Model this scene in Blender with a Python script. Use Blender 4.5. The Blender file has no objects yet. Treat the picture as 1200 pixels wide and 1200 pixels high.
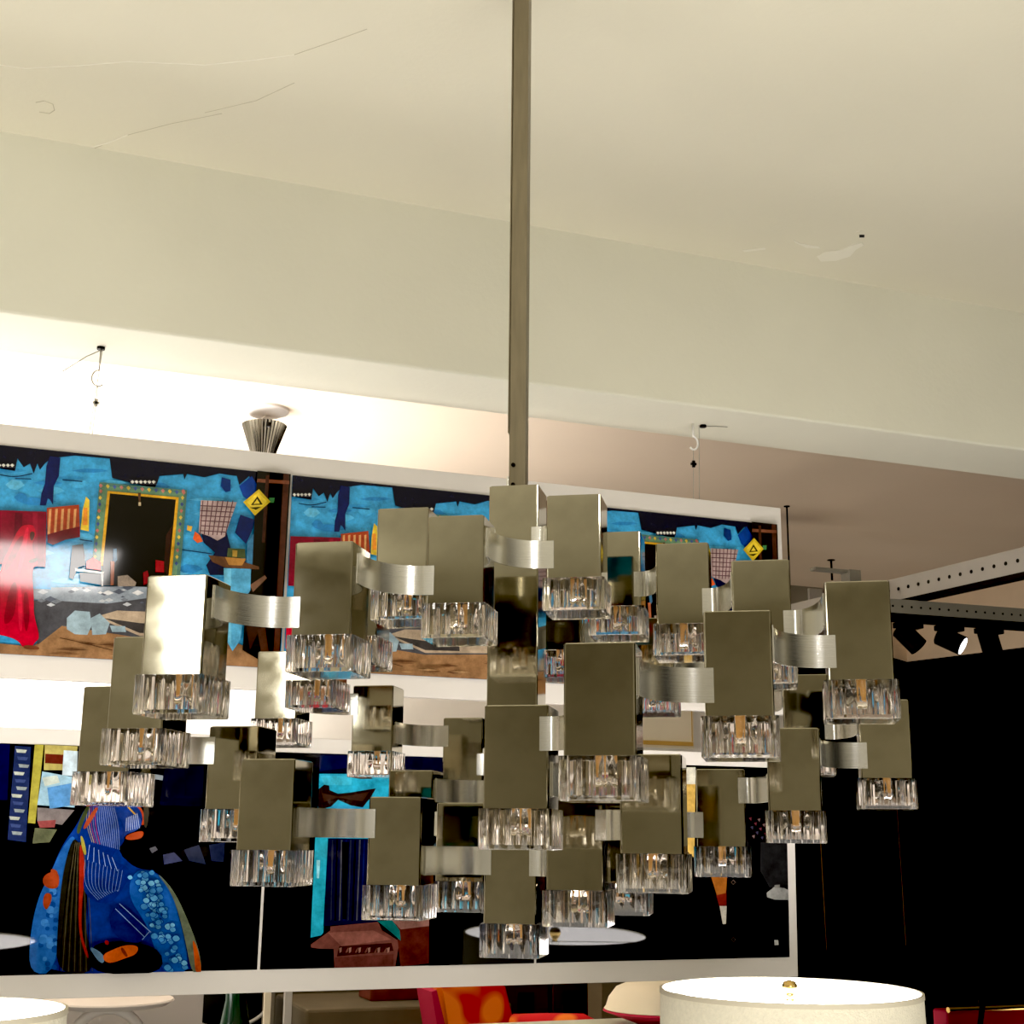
import bpy, bmesh, math, random
from mathutils import Vector, Matrix
random.seed(7)
C = bpy.context.scene.collection
PI = math.pi

# ------------------------------------------------------------------ camera numbers
CAMZ = 1.65
F = 1609.9; PITCH = 0.234477; ROLL = 0.0099031; YAW = -0.366454
PX = Vector((math.cos(YAW), -math.sin(YAW)))      # room X axis in camera-heading frame
PY = Vector((math.sin(YAW), math.cos(YAW)))
def room(x, y, z):
    """heading frame (x right, y ahead, z up from the lens) -> room axes (X along the hanging panels)"""
    return Vector((x * PX.x + y * PX.y, x * PY.x + y * PY.y, z + CAMZ))
def ray(u, v):
    c, s = math.cos(ROLL), math.sin(ROLL)
    a = (u - 600) * c + (v - 600) * s
    b = -(u - 600) * s + (v - 600) * c
    x, up = a / F, -b / F
    y = math.cos(PITCH) - up * math.sin(PITCH); z = math.sin(PITCH) + up * math.cos(PITCH)
    return room(x, y, z - 0) - Vector((0, 0, CAMZ))
CAM = Vector((0, 0, CAMZ))
def on_y(u, v, Y): r = ray(u, v); return CAM + r * (Y / r.y)
def on_z(u, v, Z): r = ray(u, v); return CAM + r * ((Z - CAMZ) / r.z)

cam = bpy.data.cameras.new('camera'); co = bpy.data.objects.new('camera', cam); C.objects.link(co)
cam.sensor_width = 36; cam.lens = F / 1200 * 36; cam.clip_start = .02
co.matrix_world = Matrix.Translation(CAM) @ Matrix.Rotation(YAW, 4, 'Z') @ Matrix.Rotation(PI/2 + PITCH, 4, 'X') @ Matrix.Rotation(ROLL, 4, 'Z')
bpy.context.scene.camera = co

# ------------------------------------------------------------------ materials
def lin(c):
    return tuple((x/255/12.92 if x/255 <= .04045 else ((x/255+.055)/1.055)**2.4) for x in c)
def mat(name, col, rough=.6, metal=0, spec=.5, noise=0, nscale=8, bump=0, bscale=60, emit=None, estr=0, coat=0, trans=0, ior=1.45, stretch=None, nrough=0):
    m = bpy.data.materials.new(name); m.use_nodes = True
    nt = m.node_tree; b = nt.nodes['Principled BSDF']
    b.inputs['Base Color'].default_value = (*col, 1)
    b.inputs['Roughness'].default_value = rough; b.inputs['Metallic'].default_value = metal
    b.inputs['Specular IOR Level'].default_value = spec
    b.inputs['Coat Weight'].default_value = coat; b.inputs['Coat Roughness'].default_value = .02
    b.inputs['Transmission Weight'].default_value = trans; b.inputs['IOR'].default_value = ior
    if emit: b.inputs['Emission Color'].default_value = (*emit, 1); b.inputs['Emission Strength'].default_value = estr
    tc = nt.nodes.new('ShaderNodeTexCoord'); src = tc.outputs['Object']
    if stretch:
        mp = nt.nodes.new('ShaderNodeMapping'); mp.inputs['Scale'].default_value = stretch
        nt.links.new(src, mp.inputs['Vector']); src = mp.outputs['Vector']
    if noise or nrough:
        n = nt.nodes.new('ShaderNodeTexNoise'); n.inputs['Scale'].default_value = nscale; n.inputs['Detail'].default_value = 5
        nt.links.new(src, n.inputs['Vector'])
        if noise:
            r = nt.nodes.new('ShaderNodeMapRange'); r.inputs['From Min'].default_value = .3; r.inputs['From Max'].default_value = .7
            r.inputs['To Min'].default_value = 1-noise; r.inputs['To Max'].default_value = 1+noise
            nt.links.new(n.outputs['Fac'], r.inputs['Value'])
            v = nt.nodes.new('ShaderNodeVectorMath'); v.operation = 'SCALE'; v.inputs[0].default_value = col
            nt.links.new(r.outputs[0], v.inputs['Scale']); nt.links.new(v.outputs[0], b.inputs['Base Color'])
        if nrough:
            r = nt.nodes.new('ShaderNodeMapRange'); r.inputs['From Min'].default_value = .3; r.inputs['From Max'].default_value = .7
            r.inputs['To Min'].default_value = max(0, rough-nrough); r.inputs['To Max'].default_value = rough+nrough
            nt.links.new(n.outputs['Fac'], r.inputs['Value']); nt.links.new(r.outputs[0], b.inputs['Roughness'])
    if bump:
        n2 = nt.nodes.new('ShaderNodeTexNoise'); n2.inputs['Scale'].default_value = bscale; n2.inputs['Detail'].default_value = 4
        nt.links.new(src, n2.inputs['Vector'])
        bp = nt.nodes.new('ShaderNodeBump'); bp.inputs['Strength'].default_value = bump; bp.inputs['Distance'].default_value = .002
        nt.links.new(n2.outputs['Fac'], bp.inputs['Height']); nt.links.new(bp.outputs['Normal'], b.inputs['Normal'])
    return m
def art_mat(name, rough=.12, gain=1.0, spec=.5):
    """prints: face colours from the mesh, broken up by fine brush-like noise"""
    m = mat(name, (1,1,1), rough=rough, spec=spec, coat=.0)
    nt = m.node_tree; b = nt.nodes['Principled BSDF']
    a = nt.nodes.new('ShaderNodeAttribute'); a.attribute_name = 'Col'
    tc = nt.nodes.new('ShaderNodeTexCoord')
    n = nt.nodes.new('ShaderNodeTexNoise'); n.inputs['Scale'].default_value = 26; n.inputs['Detail'].default_value = 12; n.inputs['Roughness'].default_value = .75
    nt.links.new(tc.outputs['Object'], n.inputs['Vector'])
    r = nt.nodes.new('ShaderNodeMapRange'); r.inputs['From Min'].default_value = .3; r.inputs['From Max'].default_value = .7
    r.inputs['To Min'].default_value = .5*gain; r.inputs['To Max'].default_value = 1.45*gain
    nt.links.new(n.outputs['Fac'], r.inputs['Value'])
    v = nt.nodes.new('ShaderNodeVectorMath'); v.operation = 'SCALE'
    nt.links.new(a.outputs['Color'], v.inputs[0]); nt.links.new(r.outputs[0], v.inputs['Scale'])
    nt.links.new(v.outputs[0], b.inputs['Base Color'])
    return m
M = {}
M['ceiling'] = mat('cream ceiling plaster', (.74,.705,.575), .9, spec=.1, noise=.03, nscale=1.5, bump=.25, bscale=90)
M['beam'] = mat('cream beam plaster', (.80,.785,.665), .9, spec=.1, noise=.03, nscale=2.5, bump=.3, bscale=70)
M['rearceil'] = mat('rear ceiling paint', (.74,.62,.49), .9, spec=.1, noise=.03, nscale=1.2, bump=.1)
M['wall_w'] = mat('white wall paint', (.8,.78,.73), .9, spec=.1, noise=.02, nscale=2)
M['wall_olive'] = mat('olive grey wall', (.45,.42,.335), .9, spec=.1, noise=.04, nscale=.7)
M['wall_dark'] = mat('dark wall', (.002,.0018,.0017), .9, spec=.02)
M['wall_tan'] = mat('tan bulkhead', (.88,.74,.58), .9, spec=.1, noise=.03)
M['floor'] = mat('dark floor', (.10,.085,.06), .5, noise=.1, nscale=3)
M['nickel'] = mat('satin nickel', (.44,.41,.315), .055, 1, nrough=.025, noise=.1, nscale=22, bump=.02, bscale=12)
M['nickel_dark'] = mat('recess metal', (.25,.22,.17), .35, 1)
M['brushed'] = mat('brushed aluminium', (.95,.94,.90), .21, 1, noise=.03, nscale=30, stretch=(.4,.4,40), bump=.05, bscale=30)
M['rod'] = mat('rod metal', (.25,.215,.15), .4, .75, noise=.12, nscale=10, stretch=(8,8,1))
M['glass'] = mat('rose tinted glass', (1,.965,.945), .05, trans=1, ior=1.47)
M['bulbglass'] = mat('bulb glass', (1,.98,.95), .0, trans=1, ior=1.3)
M['amber'] = mat('amber bulb core', (.6,.33,.09), .3, emit=(1,.45,.1), estr=.05)
M['ceramic'] = mat('bulb ceramic', (.75,.7,.6), .5)
M['mount'] = mat('white mount board', (.74,.70,.66), .55, spec=.2, noise=.015, nscale=6)
M['art'] = art_mat('glossy photographic print', .05, spec=.36)
M['art_dark'] = art_mat('dark glossy photographic print', .03, spec=.45)
M['line'] = mat('pale joint', (.7,.66,.58), .5)
M['wire'] = mat('steel wire', (.45,.43,.38), .35, .8)
M['hook'] = mat('white hook', (.85,.83,.8), .35)
M['chrome'] = mat('pleated chrome', (.8,.78,.75), .12, 1)
M['black'] = mat('black metal', (.004,.004,.004), .5, spec=.2)
M['rail'] = mat('perforated rail white', (.47,.455,.42), .5, noise=.04)
M['rail_g'] = mat('perforated rail grey', (.28,.27,.23), .5, noise=.05)
M['hole'] = mat('rail hole', (.01,.01,.01), .9)
M['lampon'] = mat('lit lamp face', (1,1,1), .3, emit=(.92,.93,1), estr=8)
M['shade'] = mat('bouclé lampshade', (.80,.75,.60), .95, spec=.05, noise=.05, nscale=120, bump=.9, bscale=240, emit=(1,.93,.75), estr=.12)
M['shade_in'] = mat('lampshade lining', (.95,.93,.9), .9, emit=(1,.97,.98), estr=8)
M['shade_rim'] = mat('lampshade rim tape', (.72,.66,.52), .9)
M['gold'] = mat('gold', (.85,.6,.22), .2, 1)
M['crimson'] = mat('crimson cloth', (.42,.01,.05), .8)
M['cabinet'] = mat('dark red lacquer', (.035,.004,.006), .3)
M['tabletop'] = mat('pale table top', (.72,.76,.62), .3)
M['green'] = mat('green glass bottle', (.0,.02,.007), .15)
M['creamc'] = mat('cream canvas', (.82,.76,.60), .8, noise=.02)
M['ochre'] = mat('ochre strip', (.55,.35,.09), .6)
M['brass_dark'] = mat('dark bronze', (.10,.055,.02), .25, .9)
M['olive'] = mat('olive plaster low wall', (.105,.085,.05), .9, noise=.15, nscale=6)
M['brick'] = mat('red brown brick', (.12,.022,.012), .9, noise=.3, nscale=20)
def flower_mat():
    m = mat('orange floral cloth', (.7,.03,.02), .85)
    nt = m.node_tree; b = nt.nodes['Principled BSDF']
    tc = nt.nodes.new('ShaderNodeTexCoord'); n = nt.nodes.new('ShaderNodeTexVoronoi'); n.inputs['Scale'].default_value = 13; n.feature = 'SMOOTH_F1'
    nt.links.new(tc.outputs['Object'], n.inputs['Vector'])
    r = nt.nodes.new('ShaderNodeValToRGB'); nt.links.new(n.outputs['Distance'], r.inputs[0])
    r.color_ramp.elements[0].color = (.9,.22,.03,1); r.color_ramp.elements[0].position = .38
    r.color_ramp.elements[1].color = (.62,.012,.02,1); r.color_ramp.elements[1].position = .5
    nt.links.new(r.outputs[0], b.inputs['Base Color'])
    return m
M['flower'] = flower_mat()

# ------------------------------------------------------------------ helpers
def tag(o, label=None, cat=None, group=None, kind=None):
    if label: o['label'] = label
    if cat: o['category'] = cat
    if group: o['group'] = group
    if kind: o['kind'] = kind
    return o
def empty(name, loc=(0,0,0), rz=0):
    o = bpy.data.objects.new(name, None); C.objects.link(o); o.location = loc; o.rotation_euler = (0,0,rz); o.empty_display_size = .05
    return o
def link(name, bm, m, parent=None, loc=None, smooth=False, rot=None):
    me = bpy.data.meshes.new(name)
    bmesh.ops.recalc_face_normals(bm, faces=bm.faces)
    bm.to_mesh(me); bm.free()
    me.materials.append(m)
    if smooth:
        for p in me.polygons: p.use_smooth = True
        if smooth != 'all':
            me.set_sharp_from_angle(angle=math.radians(35))
    o = bpy.data.objects.new(name, me); C.objects.link(o)
    if parent: o.parent = parent
    if loc is not None: o.location = loc
    if rot is not None: o.rotation_euler = rot
    return o
def box(bm, x0, x1, y0, y1, z0, z1, bev=0, seg=2):
    vs = [bm.verts.new((x, y, z)) for x in (x0, x1) for y in (y0, y1) for z in (z0, z1)]
    fs = [(0,1,3,2),(4,6,7,5),(0,4,5,1),(2,3,7,6),(0,2,6,4),(1,5,7,3)]
    faces = [bm.faces.new([vs[i] for i in f]) for f in fs]
    if bev:
        es = {e for f in faces for e in f.edges}
        bmesh.ops.bevel(bm, geom=list(es), offset=bev, segments=seg, affect='EDGES', profile=.5)
def tube(bm, pts, r, n=8, cap=True, radii=None):
    pts = [Vector(p) for p in pts]; rings = []
    ref = None
    for i, p in enumerate(pts):
        t = (pts[min(i+1, len(pts)-1)] - pts[max(i-1, 0)]).normalized()
        if ref is None:
            ref = Vector((0,0,1)) if abs(t.z) < .9 else Vector((1,0,0))
        a = (ref - t * ref.dot(t)).normalized(); b = t.cross(a); ref = a
        rr = radii[i] if radii else r
        rings.append([bm.verts.new(p + a*math.cos(2*PI*k/n)*rr + b*math.sin(2*PI*k/n)*rr) for k in range(n)])
    for i in range(len(rings)-1):
        for k in range(n):
            bm.faces.new((rings[i][k], rings[i][(k+1)%n], rings[i+1][(k+1)%n], rings[i+1][k]))
    if cap:
        bm.faces.new(rings[0][::-1]); bm.faces.new(rings[-1])
def lathe(bm, prof, n=48, closed=False, c=(0,0)):
    rings = []
    for r, z in prof:
        rings.append([bm.verts.new((c[0]+r*math.cos(2*PI*k/n), c[1]+r*math.sin(2*PI*k/n), z)) for k in range(n)])
    m = len(rings)
    for i in range(m if closed else m-1):
        for k in range(n):
            bm.faces.new((rings[i][k], rings[i][(k+1)%n], rings[(i+1)%m][(k+1)%n], rings[(i+1)%m][k]))
    return rings
def quad(bm, pts):
    return bm.faces.new([bm.verts.new(p) for p in pts])

# ------------------------------------------------------------------ room shell
ZC = 3.13            # ceiling height
YB0, YB1, ZB = 2.92, 3.176, CAMZ + 1.0687
XL, XR, YN, YF = -4.2, 7.6, -4.2, 8.6
def struct(name, bm, m, **k): return tag(link(name, bm, m, **k), kind='structure')
bm = bmesh.new(); box(bm, XL, XR, YN, YF, -.1, 0); struct('floor', bm, M['floor'])
bm = bmesh.new(); box(bm, XL, XR, YN, YB0, ZC, ZC+.1)
ceil = struct('ceiling', bm, M['ceiling'])
bm = bmesh.new(); box(bm, XL, XR, YB1, YF, ZC, ZC+.1)
struct('ceiling', bm, M['rearceil'])
bm = bmesh.new(); box(bm, XL, XR, YB0, YB1, ZB, ZC+.1, bev=.006)
beam = struct('trim_1', bm, M['beam'])
bm = bmesh.new(); box(bm, XL-.1, XL, YB1, YF, 0, ZC+.1); struct('wall_left', bm, M['wall_w'])
bm = bmesh.new(); box(bm, XL-.1, XL, YN, YB1, 0, ZC+.1); struct('wall_left_near', bm, M['wall_olive'])
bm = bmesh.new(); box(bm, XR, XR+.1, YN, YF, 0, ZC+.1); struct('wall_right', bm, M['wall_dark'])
bm = bmesh.new(); box(bm, XL, XR, YN-.1, YN, 0, ZC+.1); struct('wall_near', bm, M['wall_olive'])
bm = bmesh.new(); box(bm, -1.3, XR, YN, YN+.05, 0, 2.05); struct('wall_near_dark', bm, M['wall_dark'])
bm = bmesh.new(); box(bm, XL, XR, YF, YF+.1, 0, ZC+.1); struct('wall_far', bm, M['wall_tan'])
# white rear wall on the left part, ends where the dark area begins
XW = on_y(936, 800, 5.6).x
bm = bmesh.new(); box(bm, XL, XW, 5.6, 5.75, 0, 2.55, bev=.004); struct('wall_rear', bm, M['wall_w'])

# plaster scars and cracks on ceiling (surface marks, thin raised paint)
def patch(name, pts, Z, m, thick=.0015):
    bm = bmesh.new(); c = [on_z(u, v, Z) for u, v in pts]
    lo = [bm.verts.new((p.x, p.y, Z - thick)) for p in c]
    hi = [bm.verts.new((p.x, p.y, Z + .001)) for p in c]
    bm.faces.new(lo); n = len(lo)
    for i in range(n): bm.faces.new((lo[i], lo[(i+1)%n], hi[(i+1)%n], hi[i]))
    o = link(name, bm, m, parent=ceil); return o
M['scar'] = mat('fresh filler', (.82,.79,.68), .9)
M['crack'] = mat('dark crack line', (.5,.46,.34), .9)  # darker tone for the thin crack lines
patch('plaster_scar', [(957,300),(966,295),(984,293),(998,287),(1010,284),(1012,287),(1003,292),(996,300),(980,305),(962,306)], ZC, M['scar'])
patch('plaster_scar', [(930,281),(938,285),(960,289),(961,291),(945,290),(932,284)], ZC, M['scar'], .001)
patch('plaster_scar', [(870,293),(897,290),(897,292),(872,295)], ZC, M['scar'], .001)
patch('plaster_hole', [(1007,275),(1013,275),(1013,278),(1007,278)], ZC, M['hole'], .001)
bm = bmesh.new(); tube(bm, [on_z(u, v, ZC) for u, v in [(1003,272),(1008,270),(1012,272)]], .0012, 6); link('plaster_thread', bm, M['scar'], parent=ceil)
def crack(pts, r=.0016, m='scar'):
    bm = bmesh.new(); tube(bm, [on_z(u, v, ZC) for u, v in pts], r, 6); link('plaster_crack', bm, M[m], parent=ceil)
crack([(-30,72),(0,76),(30,80),(90,77),(150,72),(200,74),(240,76),(300,70),(345,64)], .0014)
crack([(-30,185),(20,183),(60,177),(90,177),(125,168),(150,158)], .0016)
crack([(0,201),(50,190),(100,178),(125,168)], .001, 'crack')
crack([(240,132),(300,118),(345,97)], .0008, 'crack')
crack([(345,64),(400,45),(430,34)], .0009, 'crack')
crack([(150,158),(200,145),(260,133)], .0008, 'crack')
crack([(42,120),(52,118),(62,122),(64,129),(58,133),(46,131)], .001, 'crack')

# ------------------------------------------------------------------ the chandelier
A_, ZS, W, H, D = .135265, .054749, .08, .12376, .0778
PSI = .192872; PSIL = 17.58185 * PI/180; TY = .0199
CC = Vector((.010005, 2.158664, .550834))
OFF = {(-2,-4,4):(.0028,-.0036,-.0037),(-1,-3,3):(.0018,-.0017,.0023),(0,-2,2):(.0009,.0009,.0036),(1,-1,1):(-.0007,.0028,.0006),(2,0,2):(-.0021,.0017,.0006),(3,-3,5):(.0005,-.0024,-.0018),(4,-2,4):(-.0033,-.0023,-.0055),(4,2,6):(-.0007,.0017,-.002),(3,1,7):(.0034,.0004,.0015),(2,-4,6):(.001,-.0087,.0028),(1,-3,7):(-.0012,-.0056,.0015),(-2,-2,8):(-.0003,.0021,-.0001),(-3,-3,5):(.0047,-.001,-.0046),(-1,-1,9):(.0022,.0059,.0042),(2,-2,8):(.0017,.0016,.0016),(2,2,8):(.0044,.0021,-.0008),(-1,-1,1):(.0014,.0003,-.0029),(3,-1,3):(-.0033,.0022,-.0016),(-4,-2,6):(.0035,.0031,-.0018),(-3,-1,7):(.0048,.001,.0005),(1,-1,9):(.0006,.0004,.0024),(1,1,1):(-.0009,-.0006,-.0028),(-1,1,9):(.0064,.0004,-.0021)}
def lattice(i, j, k):
    o = OFF.get((i,j,k), (0,0,0)); c, s = math.cos(PSIL), math.sin(PSIL)
    return room(CC.x + A_*(i*c + j*s) + o[0], CC.y + A_*(-i*s + j*c) + o[1], CC.z + A_*j*TY - ZS*k + o[2])
ROOTP = room(*CC)                       # top centre of the column
RZ = -PSI + YAW                         # rotation of every cube about Z
root = empty('chandelier', ROOTP, RZ)
tag(root, 'large tiered nickel chandelier of linked rectangular lamp housings hanging from a square ceiling rod', 'chandelier')
inv = Matrix.Rotation(-RZ, 3, 'Z')
def loc(i, j, k): return inv @ (lattice(i,j,k) - ROOTP)       # housing top centre in chandelier axes

def housing_bm(h):
    bm = bmesh.new(); hx, hy, t = W/2, D/2, .0016
    # folded sheet box: outer skin, rim, recessed bottom plate
    def ring(z, d): 
        r = .0025
        pts = []
        for sx, sy, a0 in ((1,-1,-90),(1,1,0),(-1,1,90),(-1,-1,180)):
            for q in range(4):
                a = math.radians(a0 + q*30); pts.append((sx*(hx-d-r) + (r)*math.cos(a), sy*(hy-d-r) + r*math.sin(a), z))
        return [bm.verts.new(p) for p in pts]
    rs = [ring(-.0012, .0012), ring(-.0012-.0004, 0), ring(-h, 0), ring(-h, t), ring(-h+.006, t)]
    top = ring(0, .0022)
    rs = [top] + rs
    n = len(top)
    bm.faces.new(top)
    for a, b in zip(rs, rs[1:]):
        for q in range(n): bm.faces.new((a[q], a[(q+1)%n], b[(q+1)%n], b[q]))
    bm.faces.new(rs[-1])
    return bm
GH, GW = .044, .0905
def shade_bm():
    bm = bmesh.new()
    def outline(hw, r, flute, nper=40):
        """rounded square sampled evenly; flute = ripple depth"""
        pts = []
        side = hw - r
        for s in range(4):
            a0 = s*PI/2
            ca, sa = math.cos(a0), math.sin(a0)
            for q in range(nper):
                t = -side + 2*side*q/(nper-1)
                ripple = flute * abs(math.sin(PI*(q/(nper-1))*5))
                x, y = hw - ripple, t
                pts.append((x*ca - y*sa, x*sa + y*ca))
            for q in range(1, 4):
                a = a0 + (PI/2)*q/4
                x0, y0 = side, side
                cx, cy = (x0*ca - y0*sa, x0*sa + y0*ca)
                pts.append((cx + r*math.cos(a), cy + r*math.sin(a)))
        return pts
    out = outline(GW/2, .005, .0007); inn = outline(GW/2-.0085, .004, .0024)
    def ring(p, z, sc=1): return [bm.verts.new((x*sc, y*sc, z)) for x, y in p]
    seq = [ring(inn, .004), ring(out, .004), ring(out, -GH+.0015), ring(out, -GH, .982), ]
    n = len(out)
    for a, b in zip(seq, seq[1:]):
        for q in range(n): bm.faces.new((a[q], a[(q+1)%n], b[(q+1)%n], b[q]))
    bm.faces.new(seq[-1])
    ib = ring(inn, -GH+.0065)
    for q in range(n): bm.faces.new((seq[0][(q+1)%n], seq[0][q], ib[q], ib[(q+1)%n]))
    bm.faces.new(ib)
    return bm
def bulb_bm():
    bm = bmesh.new(); n = 16
    prof = [(.0001,-.034),(.006,-.0332),(.0105,-.030),(.013,-.025),(.0135,-.019),(.0115,-.012),(.0088,-.006),(.0085,0.0)]
    lathe(bm, prof, n)
    return bm
def amber_bm():
    bm = bmesh.new(); n = 12
    lathe(bm, [(.0001,-.024),(.0022,-.0228),(.0028,-.012),(.0045,-.005),(.0045,.0)], n)
    return bm
hm = link('lamp_housing', housing_bm(H), M['nickel'], root)
sh = link('glass_shade', shade_bm(), M['glass'], hm, (0,0,-H-.0045), smooth=True)
bu = link('bulb', amber_bm(), M['amber'], hm, (0,0,-H+.004), smooth=True)
bm = bulb_bm()
bg = link('bulb_envelope', bm, M['bulbglass'], hm, (0,0,-H+.005), smooth='all')
hm['label'] = 'rectangular nickel lamp housing'; sh['label'] = 'fluted clear glass shade'

base = [(1,-1),(0,-2),(-1,-3),(-2,-4),(-3,-3),(-4,-2),(-3,-1),(-2,-2),(-1,-1)]
chains = []; pts = base
for a in range(4):
    chains.append([(i,j,k+1) for k,(i,j) in enumerate(pts)]); pts = [(-j,i) for i,j in pts]
first = True
for ch in chains:
    for ijk in ch:
        p = loc(*ijk)
        if first: hm.location = p; first = False
        else:
            c = hm.copy(); C.objects.link(c); c.location = p
            for x in (sh, bu, bg):
                d = x.copy(); C.objects.link(d); d.parent = c
# central column
COLH = 10*ZS + H
col = link('central_column', housing_bm(COLH), M['nickel'], root, (0,0,0))
for x in (sh, bu, bg):
    d = x.copy(); C.objects.link(d); d.parent = col; d.location = x.location - Vector((0,0,COLH-H))
# brackets
def bracket(a, b, top):
    """a: front box centre, b: back box centre (chandelier axes); strip leaves the side of a and lands on the front of b"""
    s = 1 if b.x > a.x else -1
    t = .0016; hx, hy = W/2, D/2; BH = .041
    x0 = a.x + s*(hx + t/2 + .0002); yf = b.y - hy - t/2 - .0002
    xe = b.x - s*hx - s*.002
    ys = a.y - .004
    path = [(x0, ys-.012), (x0, ys-.004)]
    N = 16
    rx, ry = abs(xe - x0), yf - ys
    for q in range(N+1):
        ph = PI/2*q/N
        path.append((x0 + s*rx*(1-math.cos(ph)), ys + ry*math.sin(ph)))
    path.append((xe + s*.013, yf))
    bm = bmesh.new(); vs = []
    for q, p in enumerate(path):
        p = Vector(p); d = (Vector(path[min(q+1,len(path)-1)]) - Vector(path[max(q-1,0)])).normalized()
        nrm = Vector((-d.y, d.x)) * t/2
        vs.append([bm.verts.new((p.x+e*nrm.x, p.y+e*nrm.y, z)) for e, z in ((1,top),(-1,top),(-1,top-BH),(1,top-BH))])
    for u, w in zip(vs, vs[1:]):
        for q in range(4): bm.faces.new((u[q], u[(q+1)%4], w[(q+1)%4], w[q]))
    bm.faces.new(vs[0]); bm.faces.new(vs[-1][::-1])
    link('connecting_bracket', bm, M['brushed'], root, smooth=True)
for ch in chains:
    seq = [((0,0,0), Vector((0,0,0)))] + [(x, loc(*x)) for x in ch] + [((0,0,10), Vector((0,0,-10*ZS)))]
    for (i1, p), (i2, q) in zip(seq, seq[1:]):
        a, b = (p, q) if p.y < q.y else (q, p)
        hi, lo = max(p.z, q.z), min(p.z, q.z)
        # shared height of the two boxes, strip centred in it
        mid = (lo + (hi - H)) / 2
        bracket(a, b, mid + .0205)
# rod
RW = .0135
bm = bmesh.new(); box(bm, -RW, RW, -RW, RW, .0, ZC - ROOTP.z - .012, bev=.001)
rod = link('ceiling_rod', bm, M['rod'], root, (0,0,0))
bm = bmesh.new(); box(bm, -RW-.0022, -RW-.0004, -RW-.001, RW*.6, .095, ZC-ROOTP.z-.02); link('rod_seam_strip', bm, M['rod'], rod)
bm = bmesh.new(); box(bm, -RW-.004, -RW-.0004, -RW*.9, RW*.8, .002, .022, bev=.0006); link('rod_tab', bm, M['brushed'], rod)
for zz in (.007, .04):
    bm = bmesh.new(); tube(bm, [(-RW*.45, -RW-.003, zz), (-RW*.45, -RW+.001, zz)], .0035, 12); link('screw', bm, M['black'], rod)
bm = bmesh.new(); box(bm, -.027, .027, -.027, .027, ZC-ROOTP.z-.007, ZC-ROOTP.z-.0005, bev=.002); link('ceiling_canopy', bm, M['nickel'], root)
bm = bmesh.new(); box(bm, -.022, .022, -.022, .022, .0, .0025, bev=.0006); link('column_cap', bm, M['nickel_dark'], root, (0,0,.0008))

# ------------------------------------------------------------------ hanging photo panels
YP = 3.045
def P2(u, v, Y=YP): p = on_y(u, v, Y); return (p.x, p.z)
Xr = 1.888; pitchX = .6345
XDIV = P2(339, 600)[0]                      # first joint
k = YP/4
ZU = [CAMZ + z*k for z in (1.133, 1.069, .482, .418)]
ZL = [CAMZ + z*k for z in (.285, .241, -.359, -.421)]
XRr = on_y(915, 600, YP).x; XLl = -0.62
XRu_in = on_y(908, 617, YP).x; XRl = on_y(939, 1143, YP).x; XRl_in = on_y(928.3, 1120, YP).x
def panel(zs, label, art_fn, tilt, XRr):
    zt, zit, zib, zb = zs
    pr = empty('photo_panel', ((XLl+XRr)/2, YP, zt)); tag(pr, label, 'picture', 'hanging photo panels')
    ox, oz = (XLl+XRr)/2, zt
    bm = bmesh.new(); box(bm, XLl-ox, XRr-ox, 0, .022, zb-oz, 0, bev=.0015); link('mount_board', bm, M['mount'], pr)
    art_fn(pr, ox, oz, zit, zib)
    pr.rotation_euler = (tilt, 0, 0)
    return pr
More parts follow.
